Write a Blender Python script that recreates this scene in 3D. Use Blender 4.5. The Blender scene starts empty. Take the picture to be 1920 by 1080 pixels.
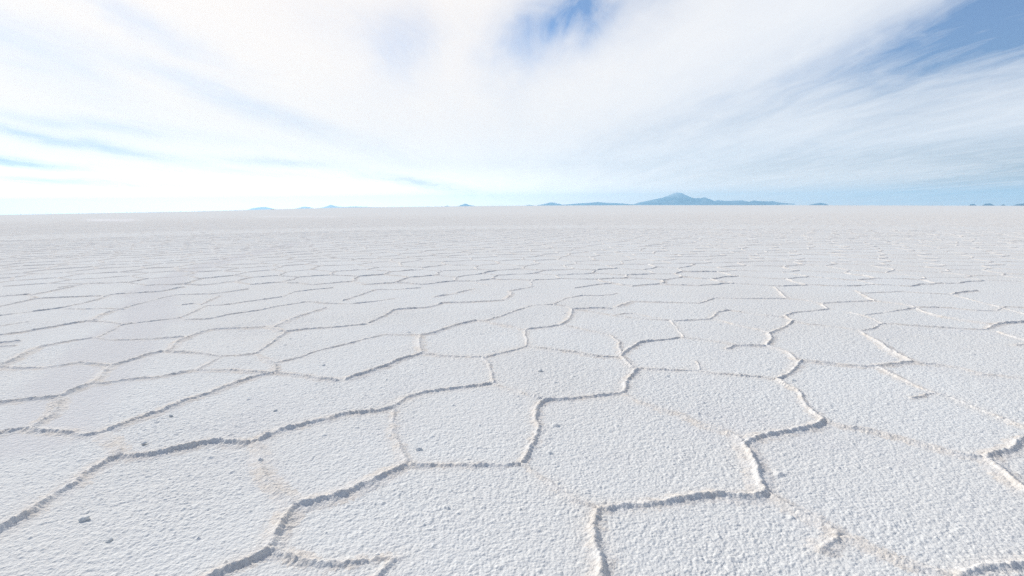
import bpy, math, random
import numpy as np
from mathutils import Matrix, Vector

scene = bpy.context.scene
C = scene.collection
random.seed(7)
RNG = np.random.default_rng(11)

# ------------------------------------------------------------------ camera
CAM_H = 1.5
FOC = 1000.0                       # focal length in pixels of the 1920 px wide photograph
PITCH = math.atan2(540 - 391.0, FOC)
ROLL = math.atan2(16.0, 1920.0)    # horizon rises to the right
cam_d = bpy.data.cameras.new('camera')
cam = bpy.data.objects.new('camera', cam_d)
C.objects.link(cam)
cam_d.sensor_fit = 'HORIZONTAL'
cam_d.sensor_width = 36.0
cam_d.lens = 36.0 * FOC / 1920.0
cam_d.clip_start = 0.05
cam_d.clip_end = 200000.0
_cp, _sp = math.cos(PITCH), math.sin(PITCH)
_cr, _sr = math.cos(ROLL), math.sin(ROLL)
fwd = np.array([0.0, _cp, -_sp])
up0 = np.array([0.0, _sp, _cp])
rt0 = np.array([1.0, 0.0, 0.0])
rgt = rt0 * _cr - up0 * _sr        # camera rolled clockwise: the horizon climbs to the right
upv = rt0 * _sr + up0 * _cr
cam.matrix_world = Matrix(((rgt[0], upv[0], -fwd[0], 0.0),
                           (rgt[1], upv[1], -fwd[1], 0.0),
                           (rgt[2], upv[2], -fwd[2], CAM_H),
                           (0, 0, 0, 1)))
scene.camera = cam

# ------------------------------------------------------------------ sun, sky and exposure
SUN_AZ = math.radians(-49.0)       # left of the viewing direction
SUN_EL = math.radians(34.0)
SDIR = Vector((math.sin(SUN_AZ) * math.cos(SUN_EL), math.cos(SUN_AZ) * math.cos(SUN_EL), math.sin(SUN_EL)))
sun_d = bpy.data.lights.new('sun', 'SUN')
sun_d.energy = 3.0
sun_d.angle = math.radians(1.2)
sun_d.color = (1.0, 0.95, 0.88)
sun = bpy.data.objects.new('sun', sun_d)
C.objects.link(sun)
sun.rotation_euler = SDIR.to_track_quat('Z', 'Y').to_euler()
sun.location = (0, 0, 50)

scene.view_settings.view_transform = 'Standard'
scene.view_settings.look = 'None'
scene.view_settings.exposure = 0.23
scene.view_settings.gamma = 1.0
scene.view_settings.use_curve_mapping = False
scene.cycles.use_denoising = False
scene.cycles.max_bounces = 5
scene.cycles.diffuse_bounces = 3
scene.cycles.volume_bounces = 1


def px_dir(px, py):
    """World direction of a photograph pixel (1920 x 1080)."""
    u = (np.asarray(px, float) - 960.0) / FOC
    v = (np.asarray(py, float) - 540.0) / FOC
    return (fwd[None, :] + np.outer(np.atleast_1d(u), rgt) - np.outer(np.atleast_1d(v), upv))


def px_ground(pts):
    """Ground points (z = 0) seen at photograph pixels."""
    p = np.asarray(pts, float)
    d = px_dir(p[:, 0], p[:, 1])
    t = -CAM_H / d[:, 2]
    return d[:, :2] * t[:, None]


def to_px(x, y, z):
    q = np.stack([x, y, z - CAM_H], -1)
    w = q @ fwd
    w = np.where(w < 1e-3, 1e-3, w)
    return 960 + FOC * (q @ rgt) / w, 540 - FOC * (q @ upv) / w, q @ fwd


class Nodes:
    def __init__(self, tree):
        self.t = tree

    def n(self, typ, **kw):
        x = self.t.nodes.new(typ)
        for k, v in kw.items():
            setattr(x, k, v)
        return x

    def put(self, sock, val):
        if isinstance(val, (int, float)):
            sock.default_value = val
        elif isinstance(val, (tuple, list)):
            sock.default_value = val
        else:
            self.t.links.new(val, sock)

    def m(self, op, a, b=None, c=None, clamp=False):
        x = self.n('ShaderNodeMath', operation=op, use_clamp=clamp)
        self.put(x.inputs[0], a)
        if b is not None:
            self.put(x.inputs[1], b)
        if c is not None:
            self.put(x.inputs[2], c)
        return x.outputs[0]

    def ramp(self, val, lo, hi, to0=0.0, to1=1.0):
        x = self.n('ShaderNodeMapRange', interpolation_type='SMOOTHSTEP', clamp=True)
        self.put(x.inputs['Value'], val)
        self.put(x.inputs['From Min'], lo)
        self.put(x.inputs['From Max'], hi)
        self.put(x.inputs['To Min'], to0)
        self.put(x.inputs['To Max'], to1)
        return x.outputs['Result']

    def mix(self, f, a, b):
        x = self.n('ShaderNodeMix', data_type='RGBA', clamp_factor=True)
        self.put(x.inputs[0], f)
        self.put(x.inputs[6], a)
        self.put(x.inputs[7], b)
        return x.outputs[2]

    def noise(self, vec, scale, detail=4.0, rough=0.5, distort=0.0):
        x = self.n('ShaderNodeTexNoise')
        self.put(x.inputs['Vector'], vec)
        x.inputs['Scale'].default_value = scale
        x.inputs['Detail'].default_value = detail
        x.inputs['Roughness'].default_value = rough
        x.inputs['Distortion'].default_value = distort
        return x.outputs['Fac']

    def comb(self, x, y, z=0.0):
        c = self.n('ShaderNodeCombineXYZ')
        self.put(c.inputs[0], x)
        self.put(c.inputs[1], y)
        self.put(c.inputs[2], z)
        return c.outputs[0]


# world: Nishita sky behind a veil of cirrus that streams towards the horizon
world = bpy.data.worlds.new('World')
scene.world = world
world.use_nodes = True
wt = world.node_tree
wt.nodes.clear()
W = Nodes(wt)
out_w = W.n('ShaderNodeOutputWorld')
bg = W.n('ShaderNodeBackground')
bg.inputs['Strength'].default_value = 0.13
wt.links.new(bg.outputs[0], out_w.inputs['Surface'])
sky = W.n('ShaderNodeTexSky', sky_type='NISHITA')
sky.sun_disc = False
sky.sun_elevation = SUN_EL
sky.sun_rotation = SUN_AZ
sky.altitude = 3600.0
sky.air_density = 1.0
sky.dust_density = 0.6
sky.ozone_density = 1.5
tc = W.n('ShaderNodeTexCoord')
dirv = tc.outputs['Generated']
sep = W.n('ShaderNodeSeparateXYZ')
wt.links.new(dirv, sep.inputs[0])
dx, dy, dz = sep.outputs
dyc = W.m('MAXIMUM', dy, 0.08)
gx0 = W.m('DIVIDE', dx, dyc)
gz0 = W.m('DIVIDE', dz, dyc)
# cloud plane coordinates: streaks lie along the viewing axis and converge on the horizon
zc = W.m('ADD', W.m('MAXIMUM', dz, 0.0), 0.045)
cx = W.m('DIVIDE', dx, zc)
cy = W.m('DIVIDE', dy, zc)
streak_v = W.comb(W.m('MULTIPLY', cx, 1.0), W.m('MULTIPLY', cy, 0.16))
n_big = W.noise(streak_v, 0.55, 3.0, 0.5, 0.4)
n_mid = W.noise(streak_v, 1.7, 5.0, 0.55, 0.6)
n_fine = W.noise(W.comb(cx, W.m('MULTIPLY', cy, 0.35)), 4.5, 6.0, 0.6, 0.8)
wx = W.noise(W.comb(gx0, gz0, 3.1), 5.0, 4.0, 0.55)
wz = W.noise(W.comb(gx0, gz0, 9.7), 5.0, 4.0, 0.55)
gx = W.m('ADD', gx0, W.m('MULTIPLY', W.m('SUBTRACT', wx, 0.5), 0.16))
gz = W.m('ADD', gz0, W.m('MULTIPLY', W.m('SUBTRACT', wz, 0.5), W.ramp(gz0, 0.08, 0.3, 0.014, 0.06)))


def patch(px, py, rx, ry, ang, amp):
    """A soft elongated gap in the cloud veil, in sky directions ahead of the viewer."""
    d = px_dir(px, py)[0]
    x0, z0 = float(d[0] / d[1]), float(d[2] / d[1])
    ca, sa = math.cos(math.radians(ang)), math.sin(math.radians(ang))
    ex = W.m('SUBTRACT', gx, x0)
    ez = W.m('SUBTRACT', gz, z0)
    a = W.m('MULTIPLY', W.m('ADD', W.m('MULTIPLY', ex, ca), W.m('MULTIPLY', ez, sa)), FOC / rx)
    b = W.m('MULTIPLY', W.m('SUBTRACT', W.m('MULTIPLY', ez, ca), W.m('MULTIPLY', ex, sa)), FOC / ry)
    q = W.m('ADD', W.m('MULTIPLY', a, a), W.m('MULTIPLY', b, b))
    return W.m('MULTIPLY', W.m('EXPONENT', W.m('MULTIPLY', q, -1.0)), amp)


PATCHES = [
    (1110, 15, 120, 52, 22, 1.0), (1010, 95, 80, 55, 40, 0.30), (775, 75, 60, 75, -60, 0.26),
    (690, 40, 130, 40, -10, 0.10), (1930, 30, 260, 85, 22, 1.0), (1650, 105, 330, 55, 22, 0.22),
    (1300, 225, 260, 40, 16, 0.12), (1950, 315, 330, 60, 5, 0.42), (1500, 300, 300, 26, 6, 0.14),
    (90, 263, 230, 11, -9, 0.55), (10, 306, 150, 10, -6, 0.6), (130, 341, 260, 10, -2, 0.5),
    (520, 306, 90, 8, -4, 0.35), (780, 342, 100, 9, -9, 0.4), (280, 50, 170, 24, -26, 0.30), (450, 325, 260, 8, -3, 0.2),
    (420, 180, 260, 22, -20, 0.24), (40, 90, 170, 50, -28, 0.22), (150, 235, 260, 14, -6, 0.25),
]
hole = None
for p in PATCHES:
    g = patch(*p)
    hole = g if hole is None else W.m('ADD', hole, g)
side = W.ramp(gx0, -0.1, 1.0, 0.01, 0.10)
thin = W.m('ADD', W.m('MULTIPLY', W.m('SUBTRACT', n_mid, 0.5), 0.8), W.m('MULTIPLY', W.m('SUBTRACT', n_fine, 0.5), 0.55))
thin = W.m('MULTIPLY', thin, W.ramp(gx0, -0.6, 0.7, 0.5, 1.0))
front = W.ramp(dy, 0.05, 0.35)
fibre = W.m('ADD', 0.62, W.ramp(W.m('ADD', W.m('MULTIPLY', n_fine, 0.5), W.m('MULTIPLY', n_mid, 0.5)), 0.30, 0.70, 0.0, 0.72))
blue_f = W.m('ADD', W.m('ADD', W.m('MULTIPLY', hole, fibre), side), W.m('MULTIPLY', thin, W.m('ADD', W.m('MULTIPLY', hole, 0.4), 0.27)))
blue_b = W.m('ADD', 0.55, W.m('MULTIPLY', W.m('SUBTRACT', n_big, 0.5), 1.6))
blue = W.m('ADD', W.m('MULTIPLY', blue_f, front), W.m('MULTIPLY', blue_b, W.m('SUBTRACT', 1.0, front)), clamp=True)
high = W.ramp(dz, 0.42, 0.75, 0.0, 0.55)
blue = W.m('ADD', blue, high, clamp=True)
vd = W.n('ShaderNodeVectorMath', operation='DOT_PRODUCT')
wt.links.new(dirv, vd.inputs[0])
vd.inputs[1].default_value = SDIR
glow = W.ramp(vd.outputs['Value'], 0.25, 0.99)
low = W.ramp(dz, 0.0, 0.095, 1.0, 0.0)
cloud_v = W.m('ADD', W.m('ADD', 6.25, W.m('MULTIPLY', glow, 0.15)), W.m('ADD', W.m('MULTIPLY', W.ramp(dz, -0.03, 0.16, 1.0, 0.0), W.m('ADD', 0.4, W.m('MULTIPLY', glow, 2.2))), W.m('MULTIPLY', W.ramp(dz, 0.0, 0.085, 1.0, 0.0), W.m('ADD', 2.4, W.m('MULTIPLY', glow, 8.0)))))
cloud_col = W.n('ShaderNodeVectorMath', operation='SCALE')
cloud_tint = W.mix(low, W.mix(glow, (0.97, 0.98, 1.01, 1), (1.07, 0.985, 0.92, 1)), (1.04, 0.86, 0.70, 1))
wt.links.new(cloud_tint, cloud_col.inputs[0])
wt.links.new(cloud_v, cloud_col.inputs['Scale'])
sky_d = W.n('ShaderNodeVectorMath', operation='SCALE')
wt.links.new(sky.outputs[0], sky_d.inputs[0])
wt.links.new(W.ramp(dz, 0.0, 0.28, 0.30, 1.0), sky_d.inputs['Scale'])
wt.links.new(W.mix(blue, cloud_col.outputs[0], sky_d.outputs[0]), bg.inputs['Color'])

# ------------------------------------------------------------------ noise helpers


def _hash(ix, iy, seed):
    h = (ix.astype(np.int64) * 374761393 + iy.astype(np.int64) * 668265263 + seed * 1442695041) & 0xFFFFFFFF
    h = ((h ^ (h >> 13)) * 1274126177) & 0xFFFFFFFF
    h = ((h ^ (h >> 16)) * 2246822519) & 0xFFFFFFFF
    return ((h ^ (h >> 15)) & 0xFFFFFF).astype(np.float32) / np.float32(0xFFFFFF)


def vnoise(x, y, wl, seed):
    """Smooth value noise in -1..1 with features of wl metres, lattice rotated by the seed."""
    a = 0.7 + seed * 1.3
    ca, sa = math.cos(a), math.sin(a)
    X = (x * ca - y * sa) / wl
    Y = (x * sa + y * ca) / wl
    ix, iy = np.floor(X), np.floor(Y)
    fx, fy = (X - ix).astype(np.float32), (Y - iy).astype(np.float32)
    fx = fx * fx * (3 - 2 * fx)
    fy = fy * fy * (3 - 2 * fy)
    v00, v10 = _hash(ix, iy, seed), _hash(ix + 1, iy, seed)
    v01, v11 = _hash(ix, iy + 1, seed), _hash(ix + 1, iy + 1, seed)
    return 2 * ((v00 * (1 - fx) + v10 * fx) * (1 - fy) + (v01 * (1 - fx) + v11 * fx) * fy) - 1


def pnoise(x, y, wl, seed):
    """Gradient noise, about -1..1, without the value lattice showing."""
    a = 0.4 + seed * 1.9
    ca, sa = math.cos(a), math.sin(a)
    X = (x * ca - y * sa) / wl
    Y = (x * sa + y * ca) / wl
    ix, iy = np.floor(X), np.floor(Y)
    fx, fy = (X - ix).astype(np.float32), (Y - iy).astype(np.float32)
    ux = fx * fx * fx * (fx * (fx * 6 - 15) + 10)
    uy = fy * fy * fy * (fy * (fy * 6 - 15) + 10)

    def g(i, j):
        th = _hash(ix + i, iy + j, seed) * np.float32(2 * math.pi)
        return np.cos(th) * (fx - i) + np.sin(th) * (fy - j)
    return 1.5 * ((g(0, 0) * (1 - ux) + g(1, 0) * ux) * (1 - uy) + (g(0, 1) * (1 - ux) + g(1, 1) * ux) * uy)


def lumps(x, y, cell, prob, rmin, rmax, hmin, hmax, seed):
    """Sparse rounded crumbs scattered over the crust."""
    out = np.zeros_like(x, dtype=np.float32)
    ix, iy = np.floor(x / cell), np.floor(y / cell)
    for i in (-1, 0, 1):
        for j in (-1, 0, 1):
            cxi, cyi = ix + i, iy + j
            on = _hash(cxi, cyi, seed) < prob
            px_ = (cxi + 0.15 + 0.7 * _hash(cxi, cyi, seed + 1)) * cell
            py_ = (cyi + 0.15 + 0.7 * _hash(cxi, cyi, seed + 2)) * cell
            r = rmin + (rmax - rmin) * _hash(cxi, cyi, seed + 3) ** 2
            h = hmin + (hmax - hmin) * _hash(cxi, cyi, seed + 4) ** 2
            d2 = ((x - px_) ** 2 + (y - py_) ** 2) / (r * r)
            out = np.maximum(out, np.where(on & (d2 < 1), h * (1 - d2), 0))
    return out


def grain(x, y):
    wx_ = x + 0.012 * pnoise(x, y, 0.06, 11)
    wy_ = y + 0.012 * pnoise(x, y, 0.06, 12)
    z = 0.0016 * pnoise(x, y, 0.16, 1) + 0.0036 * np.abs(pnoise(wx_, wy_, 0.050, 2)) + 0.0050 * np.abs(pnoise(wx_, wy_, 0.027, 3)) \
        + 0.0026 * pnoise(x, y, 0.013, 4) - 0.0030
    return z


# far terrain: the salar is not dead level; its skyline stands a fraction of a degree lower to the left
_hx = np.array([-200, 0, 350, 500, 640, 870, 1000, 1200, 1500, 1900, 2100], float)
_hy = np.array([405, 402.5, 396.5, 392.5, 389, 386.5, 385.3, 384.5, 384.5, 385.5, 386.5], float)
_hd = px_dir(_hx, _hy)
_haz = np.arctan2(_hd[:, 0], _hd[:, 1])
_hel = _hd[:, 2] / np.hypot(_hd[:, 0], _hd[:, 1])


def horizon_el(az):
    return np.interp(az, _haz, _hel)


def swell(x, y):
    r = np.hypot(x, y)
    t = np.clip((np.log(np.maximum(r, 1.0)) - math.log(60.0)) / (math.log(2500.0) - math.log(60.0)), 0, 1)
    t = t * t * (3 - 2 * t)
    front_ = np.clip((y / np.maximum(r, 1e-6) - 0.1) / 0.3, 0, 1)
    return r * horizon_el(np.arctan2(x, y)) * t * front_


# ------------------------------------------------------------------ materials
def material(name):
    m = bpy.data.materials.new(name)
    m.use_nodes = True
    t = m.node_tree
    t.nodes.clear()
    N = Nodes(t)
    o = N.n('ShaderNodeOutputMaterial')
    b = N.n('ShaderNodeBsdfPrincipled')
    t.links.new(b.outputs[0], o.inputs['Surface'])
    return m, N, b, o


def salt_material(name, ridge=False):
    m, N, b, o = material(name)
    g = N.n('ShaderNodeNewGeometry').outputs['Position']
    big = N.noise(g, 0.35, 4.0, 0.55)
    mid = N.noise(g, 6.0, 5.0, 0.6)
    fine = N.noise(g, 95.0, 3.0, 0.6)
    if ridge:
        c = N.mix(N.ramp(mid, 0.36, 0.66), (0.765, 0.75, 0.72, 1), (0.725, 0.675, 0.61, 1))
        c = N.mix(N.ramp(fine, 0.35, 0.7, 0.0, 0.4), c, (0.82, 0.81, 0.79, 1))
    else:
        c = N.mix(N.ramp(big, 0.3, 0.7), (0.79, 0.80, 0.785, 1), (0.765, 0.758, 0.730, 1))
        c = N.mix(N.ramp(fine, 0.36, 0.66, 0.0, 0.55), c, (0.69, 0.695, 0.68, 1))
        damp = N.noise(g, 0.9, 5.0, 0.6, 0.6)
        c = N.mix(N.ramp(damp, 0.50, 0.72, 0.0, 0.55), c, (0.715, 0.715, 0.71, 1))
        at = N.n('ShaderNodeAttribute', attribute_name='track')
        c = N.mix(N.m('MULTIPLY', at.outputs['Fac'], 0.5), c, (0.655, 0.645, 0.65, 1))
        at2 = N.n('ShaderNodeAttribute', attribute_name='fresh')
        c = N.mix(at2.outputs['Fac'], c, (0.90, 0.90, 0.90, 1))
        at3 = N.n('ShaderNodeAttribute', attribute_name='silt')
        c = N.mix(N.m('MULTIPLY', at3.outputs['Fac'], 0.6), c, (0.80, 0.745, 0.67, 1))
    N.put(b.inputs['Base Color'], c)
    b.inputs['Roughness'].default_value = 1.0
    b.inputs['Specular IOR Level'].default_value = 0.0
    vor = N.n('ShaderNodeTexVoronoi', feature='F1')
    N.put(vor.inputs['Vector'], g)
    vor.inputs['Scale'].default_value = 62.0
    vor2 = N.n('ShaderNodeTexVoronoi', feature='F1')
    N.put(vor2.inputs['Vector'], g)
    vor2.inputs['Scale'].default_value = 27.0
    h1 = N.m('SUBTRACT', 1.0, N.m('ADD', N.m('MULTIPLY', vor.outputs['Distance'], 0.6), N.m('MULTIPLY', vor2.outputs['Distance'], 0.8)))
    h2 = N.noise(g, 120.0, 2.0, 0.6)
    bmp = N.n('ShaderNodeBump')
    bmp.inputs['Strength'].default_value = 0.8
    bmp.inputs['Distance'].default_value = 1.0
    hh = N.m('ADD', N.m('MULTIPLY', h1, 0.0080), N.m('MULTIPLY', h2, 0.0045))
    N.put(bmp.inputs['Height'], hh)
    N.put(b.inputs['Normal'], bmp.outputs[0])
    return m


M_SALT = salt_material('salt_crust')
M_RIDGE = salt_material('salt_ridge', True)


def rock_material(name, c0, c1, peak=None):
    m, N, b, o = material(name)
    tcn = N.n('ShaderNodeTexCoord').outputs['Object']
    n1 = N.noise(tcn, 0.0018, 6.0, 0.6, 0.5)
    c = N.mix(N.ramp(n1, 0.35, 0.65), c0, c1)
    if peak:
        s = N.n('ShaderNodeSeparateXYZ')
        N.put(s.inputs[0], tcn)
        n2 = N.noise(tcn, 0.005, 5.0, 0.6)
        hgt = N.m('ADD', s.outputs[2], N.m('MULTIPLY', N.m('SUBTRACT', n2, 0.5), 260.0))
        c = N.mix(N.ramp(hgt, peak[0], peak[1]), c, peak[2])
    N.put(b.inputs['Base Color'], c)
    b.inputs['Roughness'].default_value = 0.95
    b.inputs['Specular IOR Level'].default_value = 0.1
    return m


# ------------------------------------------------------------------ mesh helper
def link_mesh(name, verts, faces, mat, smooth=True):
    me = bpy.data.meshes.new(name)
    verts = np.ascontiguousarray(verts, np.float32)
    faces = np.ascontiguousarray(faces, np.int32)
    k = faces.shape[1]
    me.vertices.add(len(verts))
    me.vertices.foreach_set('co', verts.ravel())
    me.loops.add(faces.size)
    me.loops.foreach_set('vertex_index', faces.ravel())
    me.polygons.add(len(faces))
    me.polygons.foreach_set('loop_start', np.arange(0, faces.size, k, dtype=np.int32))
    me.polygons.foreach_set('use_smooth', np.full(len(faces), smooth))
    me.update(calc_edges=True)
    me.materials.append(mat)
    ob = bpy.data.objects.new(name, me)
    C.objects.link(ob)
    return ob


def grid_faces(nr, nc, wrap=False):
    i = np.arange(nr - 1)[:, None]
    j = np.arange(nc if wrap else nc - 1)[None, :]
    j2 = (j + 1) % nc
    a, b_, c_, d = i * nc + j, i * nc + j2, (i + 1) * nc + j2, (i + 1) * nc + j
    return np.stack([a, b_, c_, d], -1).reshape(-1, 4)


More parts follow.
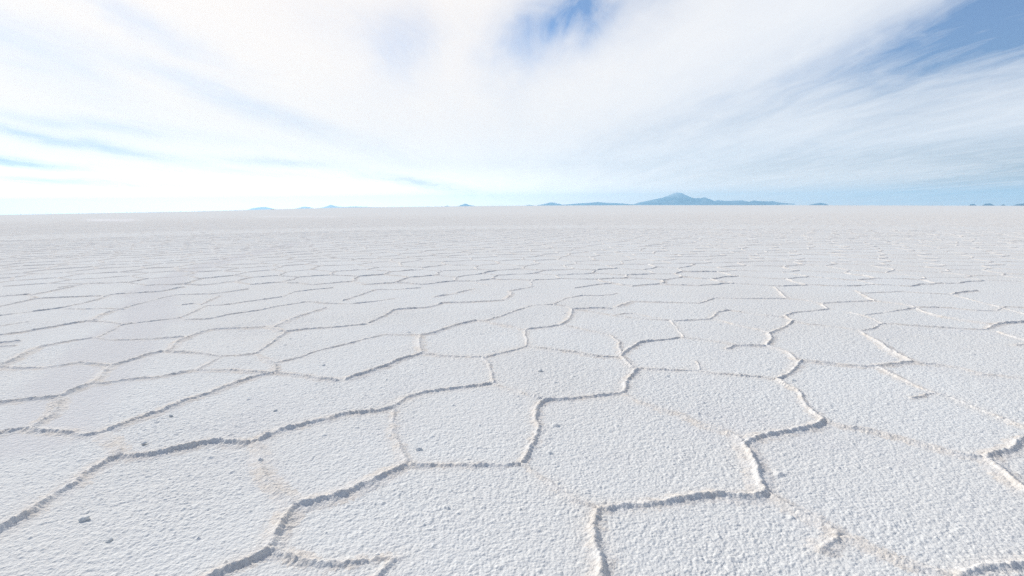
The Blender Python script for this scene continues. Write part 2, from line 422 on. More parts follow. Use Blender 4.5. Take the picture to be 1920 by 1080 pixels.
# ------------------------------------------------------------------ ridges traced on the crust (photograph pixels, relative size)
R = [
 (1.5, [(-30,1012),(0,992),(20,983),(50,965),(85,940),(110,925),(135,908),(160,890),(180,878),(205,863),(222,857),(245,858),(300,850),(350,838),(385,830),(415,828),(440,831),(468,829)]),
 (.25, [(468,829),(485,825)]),
 (1.25, [(483,826),(510,812),(550,800),(590,790),(640,778),(690,772),(715,770),(735,762),(765,745),(790,738),(840,730),(880,726),(922,720)]),
 (1.0, [(-30,820),(0,813),(30,806),(50,802),(70,808),(110,809),(138,811)]),
 (.7, [(138,812),(150,816),(185,812),(200,806)]),
 (.35, [(185,812),(205,825),(222,838),(222,852)]),
 (1.15, [(198,807),(220,798),(260,785),(305,770),(345,750),(390,738),(430,722),(460,712),(490,703),(515,699)]),
 (.6, [(515,699),(545,702),(570,704),(600,709),(632,713)]),
 (.95, [(648,711),(680,700),(700,693),(730,684),(750,673),(775,667),(792,662)]),
 (.55, [(792,662),(830,667),(870,669),(903,669)]),
 (.95, [(911,670),(930,665),(960,658),(988,650)]),
 (.5, [(988,650),(1030,655),(1080,661),(1110,667),(1130,669),(1158,669)]),
 (.55, [(906,669),(914,680),(922,700),(924,718)]),
 (.3, [(924,720),(945,727),(975,735),(1000,742),(1015,747)]),
 (.75, [(1164,667),(1180,654),(1197,643),(1210,640),(1250,637),(1275,634)]),
 (.45, [(1275,634),(1290,635),(1320,638),(1360,643),(1382,648)]),
 (.6, [(1365,655),(1375,648),(1400,648),(1420,649),(1435,648)]),
 (.65, [(1163,668),(1175,680),(1186,690)]),
 (1.0, [(1193,691),(1185,702),(1176,713),(1172,728),(1165,738),(1120,744),(1060,749),(1022,752),(1012,760),(1005,775),(1002,787)]),
 (.8, [(1002,787),(1010,805),(1003,825),(990,850),(976,868)]),
 (.55, [(1190,691),(1225,693),(1260,695),(1290,694),(1312,696)]),
 (.5, [(1312,696),(1340,701),(1380,704),(1430,708),(1455,712)]),
 (.35, [(1305,678),(1312,694)]),
 (.8, [(1455,712),(1475,703),(1490,690),(1498,680),(1503,676)]),
 (.6, [(1503,676),(1540,680),(1580,684),(1625,687)]),
 (.25, [(1625,687),(1642,686)]),
 (.8, [(1640,687),(1680,682),(1712,679)]),
 (.8, [(1455,712),(1475,722),(1498,735),(1505,752),(1520,770),(1535,783),(1545,787)]),
 (1.1, [(1545,787),(1535,797),(1520,801),(1480,808),(1450,815),(1420,820),(1405,826),(1397,836)]),
 (1.1, [(1395,832),(1400,845),(1410,865),(1420,885),(1432,915),(1436,922)]),
 (1.1, [(1440,925),(1425,930),(1385,932),(1360,928),(1340,926),(1310,930),(1265,937),(1230,945),(1180,950),(1140,952),(1120,957)]),
 (1.1, [(1122,955),(1115,965),(1112,985),(1115,1005),(1120,1030),(1125,1055),(1128,1085),(1132,1120)]),
 (.85, [(976,870),(940,873),(900,873),(860,872),(820,873),(790,873),(765,870)]),
 (1.2, [(765,869),(745,880),(715,893),(690,904),(660,918),(625,930),(590,940),(556,946)]),
 (1.1, [(558,946),(545,958),(535,975),(525,995),(515,1015),(506,1030)]),
 (1.1, [(508,1029),(495,1040),(470,1050),(440,1060),(405,1078),(370,1100),(340,1120)]),
 (.7, [(506,1030),(530,1040),(560,1050),(590,1058),(620,1061),(650,1058),(692,1053)]),
 (.5, [(740,1046),(728,1057),(712,1070),(700,1090)]),
 (.25, [(692,1053),(720,1050),(760,1046)]),
 (.4, [(740,768),(735,785),(742,800),(737,812),(745,830),(752,845),(764,868)]),
 (.28, [(483,828),(487,845),(487,862),(500,895),(515,915),(535,930),(556,946)]),
 (.42, [(976,870),(1000,885),(1030,905),(1048,922),(1070,935),(1118,954)]),
 (.38, [(1170,738),(1200,755),(1235,767),(1265,774),(1290,785),(1330,800),(1370,812),(1396,828)]),
 (.45, [(1545,788),(1580,800),(1620,805),(1660,815),(1700,825),(1745,838),(1790,850),(1845,857)]),
 (1.2, [(1845,857),(1862,851),(1885,848),(1900,844),(1905,832),(1918,825),(1950,822)]),
 (.85, [(1845,857),(1862,868),(1885,890),(1905,908),(1940,930)]),
 (.45, [(1438,926),(1465,942),(1500,960),(1540,980),(1565,992),(1572,1006)]),
 (.42, [(1572,1006),(1560,1018),(1540,1036)]),
 (.35, [(1572,1006),(1600,1015),(1640,1030),(1680,1048),(1720,1062),(1760,1072),(1800,1077)]),
 (1.0, [(1785,1079),(1840,1068),(1880,1065),(1950,1058)]),
 (.45, [(1645,688),(1680,705),(1715,722),(1747,737)]),
 (.4, [(1747,737),(1725,742),(1708,748)]),
 (.5, [(1780,745),(1820,762),(1860,778),(1900,795),(1950,815)]),
 (.2, [(1747,737),(1780,745)]),
 (.25, [(1710,680),(1750,683),(1800,690),(1845,702)]),
 (.65, [(1832,702),(1868,704)]),
 (1.2, [(-30,758),(0,755),(30,752),(60,748),(100,745),(115,743),(130,735),(155,725),(175,719)]),
 (.75, [(175,720),(210,717),(240,712),(270,709),(300,706)]),
 (.3, [(300,706),(365,694)]),
 (.35, [(1440,648),(1475,660),(1498,678)]),
 (.3, [(1868,704),(1950,713)]),
 (.3, [(1637,564),(1680,569),(1712,574)]),
 (.25, [(1655,587),(1720,577)]),
 (.3, [(945,563),(960,552),(955,546),(1000,538)]),
 (.3, [(1252,601),(1200,598),(1150,592),(1100,583),(1073,580)]),
 (.25, [(365,694),(440,694),(515,699)]),
 (.5, [(115,743),(110,760),(95,780),(75,792),(60,803)]),
 (.6, [(175,719),(185,708),(200,692),(207,685)]),
 (.7, [(-30,686),(0,688),(40,691),(80,690),(120,685),(150,680),(190,684),(207,685)]),
 (.85, [(205,686),(240,677),(275,665),(308,659)]),
 (.65, [(308,659),(350,661),(390,665),(412,669)]),
 (.8, [(410,669),(440,667),(475,664),(482,662)]),
 (.45, [(415,669),(395,680),(365,694)]),
 (.8, [(480,664),(500,650),(520,635),(540,621),(580,617),(640,613),(680,609),(688,608)]),
 (.8, [(690,606),(715,595),(740,581),(780,578),(800,577),(815,573),(830,568)]),
 (.55, [(830,568),(870,567),(910,565),(945,563)]),
 (.4, [(482,664),(505,677),(517,680),(560,671),(590,660),(640,648),(690,635),(720,627),(745,628),(770,627),(787,628)]),
 (.3, [(516,681),(517,698)]),
 (.5, [(787,628),(787,640),(788,650),(792,661)]),
 (.8, [(787,628),(810,625),(840,614),(875,604),(895,601)]),
 (.5, [(895,601),(910,602)]),
 (.75, [(908,602),(940,593),(970,582),(998,573)]),
 (.5, [(998,573),(1015,572),(1037,572)]),
 (.35, [(910,602),(940,609),(965,615),(985,619)]),
 (.65, [(988,650),(988,640),(984,625),(985,618)]),
 (.8, [(985,618),(1020,614),(1050,610),(1065,600),(1073,587),(1073,580)]),
 (.7, [(1073,580),(1110,578),(1147,578)]),
 (.75, [(1157,575),(1175,568),(1185,565)]),
 (.4, [(1060,611),(1080,615),(1110,622),(1140,627),(1160,640),(1164,664)]),
 (.7, [(1038,571),(1050,565),(1065,559),(1090,555),(1120,555),(1150,553),(1156,550)]),
 (.3, [(1037,572),(1060,574),(1072,580)]),
 (.5, [(1185,565),(1240,567),(1310,569)]),
 (.7, [(1310,569),(1325,565),(1338,559)]),
 (.5, [(1338,559),(1380,560),(1430,560),(1477,560)]),
 (.3, [(1150,592),(1168,588),(1190,588),(1220,594),(1255,601)]),
 (.7, [(1260,602),(1290,601),(1330,599),(1338,594),(1345,586),(1365,582),(1390,585)]),
 (.3, [(1390,585),(1430,591),(1472,595)]),
 (.6, [(1257,601),(1265,610),(1275,625),(1282,634)]),
 (.28, [(1338,598),(1380,610),(1420,618),(1442,624)]),
 (.8, [(1437,648),(1447,637),(1441,625),(1452,621),(1475,612),(1488,602)]),
 (.8, [(1472,592),(1485,587),(1520,584),(1553,580)]),
 (.5, [(1472,592),(1480,598),(1488,603)]),
 (.45, [(1488,604),(1530,610),(1570,614),(1610,620)]),
 (.65, [(1612,621),(1640,616),(1650,609),(1660,607)]),
 (.65, [(1660,607),(1710,611),(1770,615),(1845,619),(1857,616)]),
 (.6, [(1610,620),(1635,635),(1660,650),(1675,660)]),
 (.5, [(1675,657),(1690,668),(1712,679)]),
 (.5, [(1592,586),(1620,593),(1640,600),(1655,608)]),
 (.5, [(1620,592),(1655,587)]),
 (1.1, [(1850,618),(1870,608),(1890,606),(1950,602)]),
 (.6, [(1870,622),(1905,635),(1940,642)]),
 (.9, [(1903,648),(1940,644)]),
 (.45, [(1710,573),(1730,585),(1770,595),(1820,602),(1862,608)]),
 (.6, [(1720,576),(1770,577),(1830,583),(1867,584)]),
 (.8, [(1867,583),(1885,576),(1940,579)]),
 (.5, [(1790,554),(1830,565),(1880,578),(1940,595)]),
 (.5, [(1477,560),(1466,552),(1458,543),(1450,538)]),
 (.65, [(1540,569),(1590,566),(1637,564)]),
 (.55, [(1605,545),(1622,555),(1640,565)]),
 (.55, [(1615,550),(1660,548),(1690,547),(1730,550),(1780,552)]),
 (.9, [(1782,552),(1805,548),(1832,545)]),
 (.5, [(1540,570),(1554,581)]),
 (.2, [(1477,560),(1510,563),(1540,569)]),
 (.75, [(-30,631),(0,628),(40,623),(100,613),(165,602)]),
 (.5, [(165,602),(200,604),(227,608)]),
 (.65, [(225,611),(240,608),(290,602),(335,597),(360,587),(388,573),(420,572),(470,565),(530,557)]),
 (.45, [(532,556),(550,548),(590,543),(625,540)]),
 (.5, [(175,600),(195,588),(215,582),(240,576),(270,568),(300,560),(330,553),(400,551),(465,542)]),
 (.75, [(-30,596),(0,592),(50,586),(115,578),(150,570),(180,563),(205,553),(225,551),(300,547),(345,538)]),
 (.45, [(120,580),(160,580),(205,578),(232,580)]),
 (.65, [(-30,581),(0,575),(30,569),(70,560),(120,558),(190,555)]),
 (.55, [(-30,558),(0,556),(40,553),(58,552),(66,559)]),
 (.55, [(60,553),(100,545),(140,537)]),
 (.75, [(-20,698),(0,685),(20,678),(45,663),(80,649),(130,640),(175,634)]),
 (.5, [(175,634),(210,638),(225,638),(280,636),(310,634),(345,631)]),
 (.35, [(180,634),(205,623),(228,609)]),
 (.5, [(-20,614),(0,612),(30,607),(55,604)]),
 (.4, [(-20,652),(0,650),(30,647)]),
 (.4, [(322,655),(330,642),(350,632),(380,622),(395,618)]),
 (.45, [(395,618),(450,615),(480,614),(500,612),(530,621)]),
 (.42, [(515,612),(540,600),(575,588),(612,577)]),
 (.5, [(345,600),(390,599),(430,590),(480,583),(520,575),(575,566)]),
 (.35, [(575,566),(612,569),(660,570),(700,566),(740,560)]),
 (.35, [(340,572),(365,569),(378,572),(395,562),(412,555)]),
 (.65, [(642,564),(670,555),(705,543),(740,543),(790,540)]),
 (.3, [(812,557),(850,551),(890,541)]),
]

# ------------------------------------------------------------------ network of the crust beyond the traced cells
SEG = []        # (polyline in ground metres, strength)
for s, pts in R:
    SEG.append((px_ground(pts), s))


def in_traced(x, y):
    u, v, w = to_px(x, y, np.zeros_like(x))
    return (w > 0.1) & (v > 536) & (u > -22) & (u < 1942)


CELL = 1.22
FAR = 210.0
ni = int(FAR / CELL * 1.3) + 2
ii, jj = np.meshgrid(np.arange(-ni, ni + 1), np.arange(-8, int(FAR / CELL / 0.866) + 3), indexing='ij')
rot = 0.33


def tri_vertex(i, j, k):
    """Corner of the crust polygons: centroid of three jittered seeds, jittered again."""
    def seed_pt(a, b):
        jx = (_hash(a, b, 51) - 0.5) * 0.95
        jy = (_hash(a, b, 52) - 0.5) * 0.95
        X = (a + 0.5 * b + jx) * CELL
        Y = (b * 0.8660254 + jy) * CELL
        return X, Y
    i, j = np.asarray(i), np.asarray(j)
    A = seed_pt(i + 1, j)
    B = seed_pt(i, j + 1)
    D = seed_pt(i, j) if k == 0 else seed_pt(i + 1, j + 1)
    return (A[0] + B[0] + D[0]) / 3, (A[1] + B[1] + D[1]) / 3


up_x, up_y = tri_vertex(ii, jj, 0)
e_far = []
for (oi, oj) in ((0, 0), (-1, 0), (0, -1)):
    dnx, dny = tri_vertex(ii + oi, jj + oj, 1)
    e_far.append(np.stack([up_x, up_y, dnx, dny], -1).reshape(-1, 4))
e_far = np.concatenate(e_far)
mx, my = (e_far[:, 0] + e_far[:, 2]) / 2, (e_far[:, 1] + e_far[:, 3]) / 2
mr = np.hypot(mx, my)
maz = np.arctan2(mx, my)
keep = (mr < FAR) & (np.abs(maz) < math.radians(66)) & (mr > 1.2) | ((mr < 9) & (my > -6) & (mr > 1.0))
keep &= ~in_traced(mx, my)
keep &= RNG.random(len(mr)) > np.clip((mr - 80) / 130, 0, 1)
e_far = e_far[keep]
mr = mr[keep]
e_dist = e_far[mr >= 48]
e_far = e_far[mr < 48]
for a0, b0, a1, b1 in e_far:
    L = math.hypot(a1 - a0, b1 - b0)
    if L < 0.12:
        continue
    nrm = np.array([-(b1 - b0), a1 - a0]) / L
    t = np.linspace(0, 1, 5)
    off = np.concatenate([[0], RNG.normal(0, 0.045 * L, 3), [0]])
    p = np.stack([a0 + (a1 - a0) * t, b0 + (b1 - b0) * t], -1) + off[:, None] * nrm
    s = float(np.clip(0.55 + 0.5 * RNG.random(), 0.2, 1.2))
    SEG.append((p, s))


def resample(p, step, ext=0.035):
    a = p[0] - p[1]
    b = p[-1] - p[-2]
    p = np.concatenate([[p[0] + a / max(np.hypot(*a), 1e-6) * ext], p, [p[-1] + b / max(np.hypot(*b), 1e-6) * ext]])
    d = np.hypot(*(p[1:] - p[:-1]).T)
    c = np.concatenate([[0], np.cumsum(d)])
    n = max(3, int(c[-1] / step) + 1)
    q = np.linspace(0, c[-1], n)
    # soften the corners of the traced polyline a little
    x, y = np.interp(q, c, p[:, 0]), np.interp(q, c, p[:, 1])
    return np.stack([x, y], -1), q


V, F, base = [], [], 0
for p, s in SEG:
    rm = float(np.min(np.hypot(p[:, 0], p[:, 1])))
    if rm < 5.5:
        step, nc = 0.006, 21
    elif rm < 14:
        step, nc = 0.02, 13
    elif rm < 40:
        step, nc = 0.08, 7
    else:
        step, nc = 0.35, 5
    q, arc = resample(p, step)
    n = len(q)
    tan = np.gradient(q, axis=0)
    if n > 8:
        k = max(1, min(int(0.05 / step), n // 4))
        ker = np.ones(2 * k + 1) / (2 * k + 1)
        ramp_ = np.arange(k, 0, -1)[:, None]
        qp = np.concatenate([q[0] - ramp_ * (q[1] - q[0]), q, q[-1] + ramp_[::-1] * (q[-1] - q[-2])])
        q = np.stack([np.convolve(qp[:, c_], ker, 'valid') for c_ in (0, 1)], -1)
        tan = np.gradient(q, axis=0)
    tan /= np.maximum(np.hypot(tan[:, 0], tan[:, 1]), 1e-9)[:, None]
    nrm = np.stack([-tan[:, 1], tan[:, 0]], -1)
    x0, y0 = q[:, 0], q[:, 1]
    # wander, swelling and pinching along the ridge
    wob = 0.011 * vnoise(x0, y0, 0.16, 21) + 0.006 * vnoise(x0, y0, 0.05, 22) + (0.004 * pnoise(x0, y0, 0.02, 27) if step < 0.03 else 0)
    s = 0.37 + 0.56 * s if rm < 60 else s
    sw = s * (1 + 0.34 * vnoise(x0, y0, 0.34, 23) + 0.24 * vnoise(x0, y0, 0.11, 24) + (0.16 * pnoise(x0, y0, 0.035, 26) if step < 0.03 else 0))
    if s < 0.58:
        sw = (sw + 0.10) * np.clip(0.85 + 0.7 * vnoise(x0, y0, 0.22, 25), 0.3, 1.2)
    ends = np.minimum(arc, arc[-1] - arc)
    sw = np.maximum(sw, 0.05)
    cap = np.clip(ends / 0.055, 0, 1)
    cap = (cap * cap * (3 - 2 * cap))[:, None]
    wmul = 0.72 + 0.42 * min(s, 1.1)
    half = 0.095 * wmul
    tt = np.linspace(-1, 1, nc)
    tt = np.sign(tt) * np.abs(tt) ** (1.3 if nc > 13 else 2.0) * half
    T = tt[None, :]
    prof = 0.0150 * np.exp(-(np.abs(T) / (0.0145 * wmul)) ** 2.4) + 0.0050 * np.exp(-(T / (0.045 * wmul)) ** 2)
    X = x0[:, None] + nrm[:, 0:1] * (T + wob[:, None])
    Y = y0[:, None] + nrm[:, 1:2] * (T + wob[:, None])
    Z = prof * sw[:, None] * cap - 0.0075 * (np.abs(T) / half) ** 2 - 0.012 * (1 - cap)
    if nc > 8:
        rough = 0.0035 * pnoise(X, Y, 0.075, 31) + 0.0060 * np.abs(pnoise(X, Y, 0.040, 32)) + 0.0055 * np.abs(pnoise(X, Y, 0.019, 33)) + 0.003 * pnoise(X, Y, 0.010, 34) - 0.0035
        Z = Z + rough * (0.35 + 0.9 * np.minimum(sw[:, None], 1.1) * np.exp(-(T / 0.06) ** 2))
    else:
        Z = Z - 0.001 + swell(X, Y)
    V.append(np.stack([X, Y, Z], -1).reshape(-1, 3))
    F.append(grid_faces(n, nc)[:, ::-1] + base)
    base += n * nc
# the most distant ridges, all at once: three points along, three across
E = e_dist
dE = E[:, 2:] - E[:, :2]
LE = np.maximum(np.hypot(dE[:, 0], dE[:, 1]), 1e-6)
nE = np.stack([-dE[:, 1], dE[:, 0]], -1) / LE[:, None]
sE = (0.60 + 0.35 * RNG.random(len(E))) * np.clip(1 - (np.hypot(E[:, 0], E[:, 1]) - 48) / 130, 0.25, 1)
tE = np.array([0.0, 0.5, 1.0])
PE = E[:, None, :2] + dE[:, None, :] * tE[None, :, None] + nE[:, None, :] * (np.array([0, 1, 0])[None, :, None] * RNG.normal(0, 0.06, len(E))[:, None, None] * LE[:, None, None])
cE = np.array([-0.032, 0.0, 0.032])
PE = PE[:, :, None, :] + nE[:, None, None, :] * cE[None, None, :, None]
ZE = np.broadcast_to((np.array([-0.003, 0.0165, -0.003])[None, None, :] * sE[:, None, None]), PE.shape[:3]) + swell(PE[..., 0], PE[..., 1])
V.append(np.concatenate([PE, ZE[..., None]], -1).reshape(-1, 3))
F.append((grid_faces(3, 3)[None, :, ::-1] + (base + 9 * np.arange(len(E)))[:, None, None]).reshape(-1, 4))
ridges = link_mesh('salt_ridges', np.concatenate(V), np.concatenate(F), M_RIDGE)
ridges['kind'] = 'structure'
ridges['label'] = 'cream white raised salt ridges joining into polygons across the flat'

# ------------------------------------------------------------------ the salt flat, one sheet out to the horizon
rows = [np.array([0.02, 0.4, 0.8, 1.1, 1.3, 1.45]), np.arange(1.55, 5.0, 0.0065), np.arange(5.0, 8.0, 0.011), np.arange(8.0, 13.0, 0.025)]
r = 13.0
far_rows = []
while r < 31800:
    far_rows.append(r)
    r *= 1.03 if r > 40 else 1.008
rows.append(np.array(far_rows))
rows = np.concatenate(rows)
A_F = math.radians(56)
az = np.concatenate([np.linspace(-A_F, A_F, 1180), np.linspace(A_F, 2 * math.pi - A_F, 60)[1:-1]])
AZ, RR = np.meshgrid(az, rows)
X, Y = RR * np.sin(AZ), RR * np.cos(AZ)
near = RR < 16
Z = np.zeros_like(X)
fade = np.clip((15.0 - RR) / 7.0, 0, 1)
nr_near = int(np.searchsorted(rows, 16.0))
xs, ys = X[:nr_near], Y[:nr_near]
# smooth wheel track crossing the crust on the left
TR = px_ground([(420, 470), (330, 480), (262, 492), (277, 545), (283, 590), (250, 618), (215, 655), (165, 700), (120, 750), (70, 812)][3:])
TR0 = px_ground([(560, 455), (455, 480), (360, 505), (310, 530), (277, 545)])
TRK = np.concatenate([TR0, TR[1:]])
TRK[:, 0] += 0.0


def dist_poly(x, y, P):
    best = np.full(x.shape, 1e9)
    for a, b_ in zip(P[:-1], P[1:]):
        d = b_ - a
        L2 = max(d @ d, 1e-9)
        t = np.clip(((x - a[0]) * d[0] + (y - a[1]) * d[1]) / L2, 0, 1)
        best = np.minimum(best, np.hypot(x - a[0] - t * d[0], y - a[1] - t * d[1]))
    return best


track = np.zeros_like(X)
sub = RR < 32
dt = dist_poly(X[sub], Y[sub], TRK)
track[sub] = np.clip((0.46 + 0.10 * vnoise(X[sub], Y[sub], 0.5, 41) - dt) / 0.20, 0, 1)
tk = track[:nr_near]
rg = 0.82 + 0.5 * pnoise(xs, ys, 1.1, 6) + 0.25 * pnoise(xs, ys, 0.4, 7)
g = grain(xs, ys) * (1 - 0.75 * tk) * rg
g = g + lumps(xs, ys, 0.13, 0.30, 0.008, 0.022, 0.003, 0.009, 61) * (1 - tk)
g = g + lumps(xs + 3.3, ys + 1.7, 0.55, 0.35, 0.02, 0.035, 0.006, 0.014, 71) * (1 - tk)
Z[:nr_near] = g * fade[:nr_near]
Z += 0.006 * vnoise(X, Y, 0.9, 5) * np.clip((30 - RR) / 20, 0, 1)
Z = Z + swell(X, Y)
gob = link_mesh('salt_flat', np.stack([X, Y, Z], -1).reshape(-1, 3), grid_faces(len(rows), len(az), True)[:, ::-1], M_SALT)
gob['kind'] = 'structure'
gob['label'] = 'white granular salt flat stretching level to the horizon'
u, v, w = to_px(X, Y, Z)
fresh = np.zeros_like(X)
for (x0, x1, yc, th, am) in ((150, 270, 413, 2.2, 1.0), (470, 650, 406.5, 1.6, 0.35)):
    k = np.clip((u - x0) / 25, 0, 1) * np.clip((x1 - u) / 25, 0, 1) * np.exp(-((v - yc) / th) ** 2)
    fresh = np.maximum(fresh, am * np.where(w > 10, k, 0))
silt = np.zeros_like(X)


def silt_along(P, wid, amp):
    lo, hi = P.min(0) - 3 * wid, P.max(0) + 3 * wid
    sel = (X > lo[0]) & (X < hi[0]) & (Y > lo[1]) & (Y < hi[1]) & (RR < 14)
    if not sel.any():
        return
    d = dist_poly(X[sel], Y[sel], P)
    silt[sel] = np.maximum(silt[sel], amp * np.exp(-(d / wid) ** 2))


for p, s in SEG[:len(R)]:
    silt_along(p, 0.08, min(1.0, 0.25 + 0.5 * s))
silt *= np.clip(0.75 + 0.6 * vnoise(X, Y, 0.5, 81), 0.15, 1.0)
for nm, arr in (('track', track), ('fresh', fresh), ('silt', silt)):
    at = gob.data.attributes.new(nm, 'FLOAT', 'POINT')
    at.data.foreach_set('value', np.ascontiguousarray(arr.ravel(), np.float32))

# ------------------------------------------------------------------ mountains and islands on the skyline
def mountain(name, label, prof, base_y, dist, depth, mat, rough=0.10, rows_=36, cols=150):
    """A real massif: skyline height profile, swept back and forward with spurs and gullies."""
    prof = np.array(prof, float)
    d = px_dir(prof[:, 0], prof[:, 1])
    azp = np.arctan2(d[:, 0], d[:, 1])
    el = d[:, 2] / np.hypot(d[:, 0], d[:, 1])
    b = px_dir(prof[:, 0], np.full(len(prof), base_y))
    elb = b[:, 2] / np.hypot(b[:, 0], b[:, 1])
    hgt = np.maximum((el - elb) * dist, 0)
    azm = float(azp.mean())
    xx = np.tan(azp - azm) * dist
    s = np.linspace(xx[0], xx[-1], cols)
    H = np.interp(s, xx, hgt)
    tmax = 1.0
    t = np.linspace(-tmax, tmax, rows_)
    S, T = np.meshgrid(s, t)
    Hm = np.interp(S + T * depth * 0.05, s, H)
    fall = np.clip(1 - np.abs(T), 0, 1) ** 1.15
    wl = max((xx[-1] - xx[0]) / 9, 60)
    spur = vnoise(S, T * depth * 0.6, wl, 91) * 0.6 + vnoise(S, T * depth * 0.6, wl / 2.3, 92) * 0.3 + vnoise(S, T * depth, wl / 5, 93) * 0.18
    crest = 1 - np.exp(-(T / 0.25) ** 2)
    Zm = Hm * fall * (1 + spur * 0.45 * crest) * 1.0 + rough * 0.1 * Hm * vnoise(S, T * depth, wl / 7, 94)
    Zm = np.where(np.abs(T) > 0.985, -30, Zm)
    base_z = CAM_H + dist * float(np.mean(elb)) - 2.0
    vs = np.stack([S, T * depth, Zm], -1).reshape(-1, 3)
    ob = link_mesh(name, vs, grid_faces(rows_, cols), mat)
    ob.location = (math.sin(azm) * dist, math.cos(azm) * dist, base_z)
    ob.rotation_euler = (0, 0, -azm)
    ob['kind'] = 'structure'
    ob['label'] = label
    return ob


M_ROCK = rock_material('mountain_rock', (0.060, 0.075, 0.095, 1), (0.22, 0.22, 0.225, 1), (280.0, 620.0, (0.50, 0.49, 0.48, 1)))  # dark tone tinted blue, some of the haze colour painted into the rock
M_HAZE_PALED = rock_material('haze_paled_hill_rock', (0.40, 0.41, 0.42, 1), (0.50, 0.50, 0.50, 1))  # albedo raised so these hills look washed out by bright haze
M_ISLE = rock_material('island_rock', (0.05, 0.062, 0.078, 1), (0.09, 0.095, 0.105, 1))  # same blue haze tint mixed into the island rock

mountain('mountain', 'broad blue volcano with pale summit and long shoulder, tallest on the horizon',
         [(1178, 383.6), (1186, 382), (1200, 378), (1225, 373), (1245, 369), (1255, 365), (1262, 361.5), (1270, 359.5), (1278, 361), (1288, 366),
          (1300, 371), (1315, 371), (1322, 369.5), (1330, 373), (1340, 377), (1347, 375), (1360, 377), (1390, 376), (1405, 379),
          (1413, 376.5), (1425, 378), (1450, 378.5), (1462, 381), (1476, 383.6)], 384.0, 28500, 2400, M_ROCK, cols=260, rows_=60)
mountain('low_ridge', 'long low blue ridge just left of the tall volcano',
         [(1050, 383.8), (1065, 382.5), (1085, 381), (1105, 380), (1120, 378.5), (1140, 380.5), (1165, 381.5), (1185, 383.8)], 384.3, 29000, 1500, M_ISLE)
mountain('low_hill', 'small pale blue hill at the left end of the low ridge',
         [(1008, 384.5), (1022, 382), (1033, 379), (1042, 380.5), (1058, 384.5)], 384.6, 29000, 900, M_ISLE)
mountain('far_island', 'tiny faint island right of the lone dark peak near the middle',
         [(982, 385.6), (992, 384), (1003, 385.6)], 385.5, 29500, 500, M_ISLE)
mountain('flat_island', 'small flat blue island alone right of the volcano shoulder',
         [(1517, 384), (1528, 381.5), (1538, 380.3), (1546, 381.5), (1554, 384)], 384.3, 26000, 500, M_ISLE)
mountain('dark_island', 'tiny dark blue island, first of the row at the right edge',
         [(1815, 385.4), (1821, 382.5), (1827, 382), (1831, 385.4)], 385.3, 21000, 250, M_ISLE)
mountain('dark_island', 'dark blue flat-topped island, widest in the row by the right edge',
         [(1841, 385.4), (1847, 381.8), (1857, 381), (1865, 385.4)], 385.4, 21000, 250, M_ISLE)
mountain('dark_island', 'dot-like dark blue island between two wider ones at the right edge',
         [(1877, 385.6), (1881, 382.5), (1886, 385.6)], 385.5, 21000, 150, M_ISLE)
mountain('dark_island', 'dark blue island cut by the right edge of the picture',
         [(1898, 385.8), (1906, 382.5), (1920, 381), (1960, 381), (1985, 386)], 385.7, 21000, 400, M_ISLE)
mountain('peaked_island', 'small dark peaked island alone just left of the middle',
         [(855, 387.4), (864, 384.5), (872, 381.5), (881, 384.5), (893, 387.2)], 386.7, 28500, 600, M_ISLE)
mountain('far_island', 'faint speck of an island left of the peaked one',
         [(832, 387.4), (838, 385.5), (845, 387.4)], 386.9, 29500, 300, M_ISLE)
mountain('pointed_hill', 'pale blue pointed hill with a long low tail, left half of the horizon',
         [(598, 390.5), (608, 388), (620, 383.5), (630, 386.3), (640, 388), (665, 387), (690, 388), (700, 389.5)], 389.5, 29200, 1400, M_HAZE_PALED)
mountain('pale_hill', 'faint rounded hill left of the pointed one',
         [(552, 392), (562, 389), (571, 387), (580, 388.5), (592, 391.6)], 391.2, 29600, 900, M_HAZE_PALED)
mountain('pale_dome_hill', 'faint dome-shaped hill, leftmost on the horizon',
         [(462, 394.5), (474, 390), (486, 388.3), (498, 388), (508, 390.5), (520, 393.5)], 393.4, 29600, 900, M_HAZE_PALED)
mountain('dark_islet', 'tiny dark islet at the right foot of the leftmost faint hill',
         [(504, 393.8), (509, 391.3), (514, 391.3), (519, 393.4)], 392.9, 6000, 60, M_ISLE)

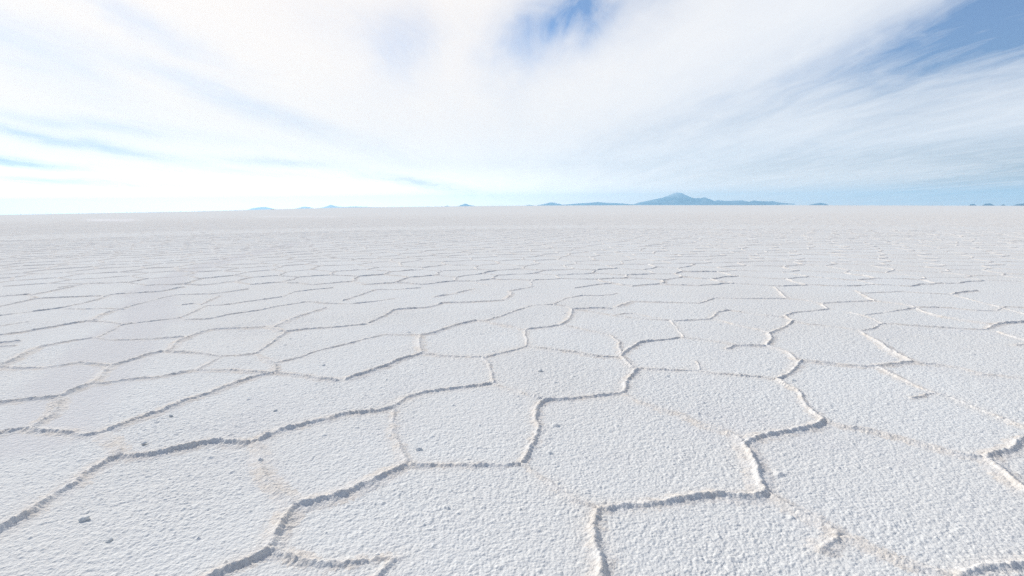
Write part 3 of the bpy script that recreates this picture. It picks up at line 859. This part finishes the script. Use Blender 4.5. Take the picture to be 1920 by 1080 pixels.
# ------------------------------------------------------------------ loose salt clods lying on the crust
def clod(px, py, size, flat, label, seed):
    p = px_ground([(px, py)])[0]
    import bmesh
    bm = bmesh.new()
    bmesh.ops.create_icosphere(bm, subdivisions=4, radius=1.0)
    co = np.array([vv.co[:] for vv in bm.verts])
    k = 0.5 * vnoise(co[:, 0] + seed, co[:, 1] + co[:, 2] * 0.7, 0.9, 101) + 0.35 * vnoise(co[:, 0] * 0.8 - co[:, 2] + seed, co[:, 1], 0.42, 102) \
        + 0.2 * vnoise(co[:, 0] + co[:, 2], co[:, 1] - co[:, 2] + seed, 0.2, 103)
    co = co * (1 + 0.45 * k)[:, None] * np.array([1.15, 0.9, flat])
    co[:, 2] = np.maximum(co[:, 2], -0.35 * flat)
    co *= size * 0.54
    for vv, c_ in zip(bm.verts, co):
        vv.co = c_
    me = bpy.data.meshes.new('salt_clod')
    bm.to_mesh(me)
    bm.free()
    me.polygons.foreach_set('use_smooth', np.full(len(me.polygons), True))
    me.materials.append(M_SALT)
    ob = bpy.data.objects.new('salt_clod', me)
    C.objects.link(ob)
    ob.location = (p[0], p[1], 0.16 * flat * size)
    ob.rotation_euler = (0, 0, seed * 1.7)
    ob['label'] = label
    ob['category'] = 'salt clod'
    ob['group'] = 'loose salt clods on the crust'


CLODS = [
    (157, 975, 0.034, 0.7, 'largest loose salt clod, grey, alone below the left ridge'),
    (785, 843, 0.030, 0.6, 'rounded salt clod just above the ridge junction in the centre foreground'),
    (1013, 696, 0.040, 0.7, 'pale salt clod in the middle of a smooth cell in the centre'),
    (204, 1014, 0.026, 0.6, 'small grey salt clod right of and below the largest clod'),
    (270, 832, 0.030, 0.6, 'flat salt clod just above the long ridge at left'),
    (320, 780, 0.028, 0.6, 'small dark salt clod below the curved ridge at left'),
    (488, 863, 0.028, 0.7, 'salt clod on the faint seam below the gap in the ridge'),
    (516, 770, 0.026, 0.6, 'flat salt clod in the cell above the long central ridge'),
    (607, 685, 0.030, 0.6, 'salt clod between two ridges left of the centre'),
    (1488, 714, 0.030, 0.6, 'salt clod beside the three-way ridge corner on the right'),
]
for n_, (a, b_, c_, d_, l_) in enumerate(CLODS):
    clod(a, b_, c_, d_, l_, 1.37 * n_ + 0.4)

# ------------------------------------------------------------------ air: pale haze between here and the mountains
hz = 33000.0
z0, z1 = -420.0, 800.0
hv = [(x, y, z) for z in (z0, z1) for (x, y) in ((-hz, -hz), (hz, -hz), (hz, hz), (-hz, hz))]
hf = [(0, 3, 2, 1), (4, 5, 6, 7), (0, 1, 5, 4), (1, 2, 6, 5), (2, 3, 7, 6), (3, 0, 4, 7)]
hm = bpy.data.materials.new('haze')
hm.use_nodes = True
hm.node_tree.nodes.clear()
HN = Nodes(hm.node_tree)
ho = HN.n('ShaderNodeOutputMaterial')
pv = HN.n('ShaderNodeVolumePrincipled')
pv.inputs['Color'].default_value = (0.41, 0.735, 1.0, 1)
pv.inputs['Density'].default_value = 0.000042
pv.inputs['Anisotropy'].default_value = 0.45
hm.node_tree.links.new(pv.outputs[0], ho.inputs['Volume'])
haze = link_mesh('haze', np.array(hv), np.array(hf), hm, smooth=False)
haze['kind'] = 'stuff'
haze['label'] = 'thin pale blue air between the salt flat and the far mountains'
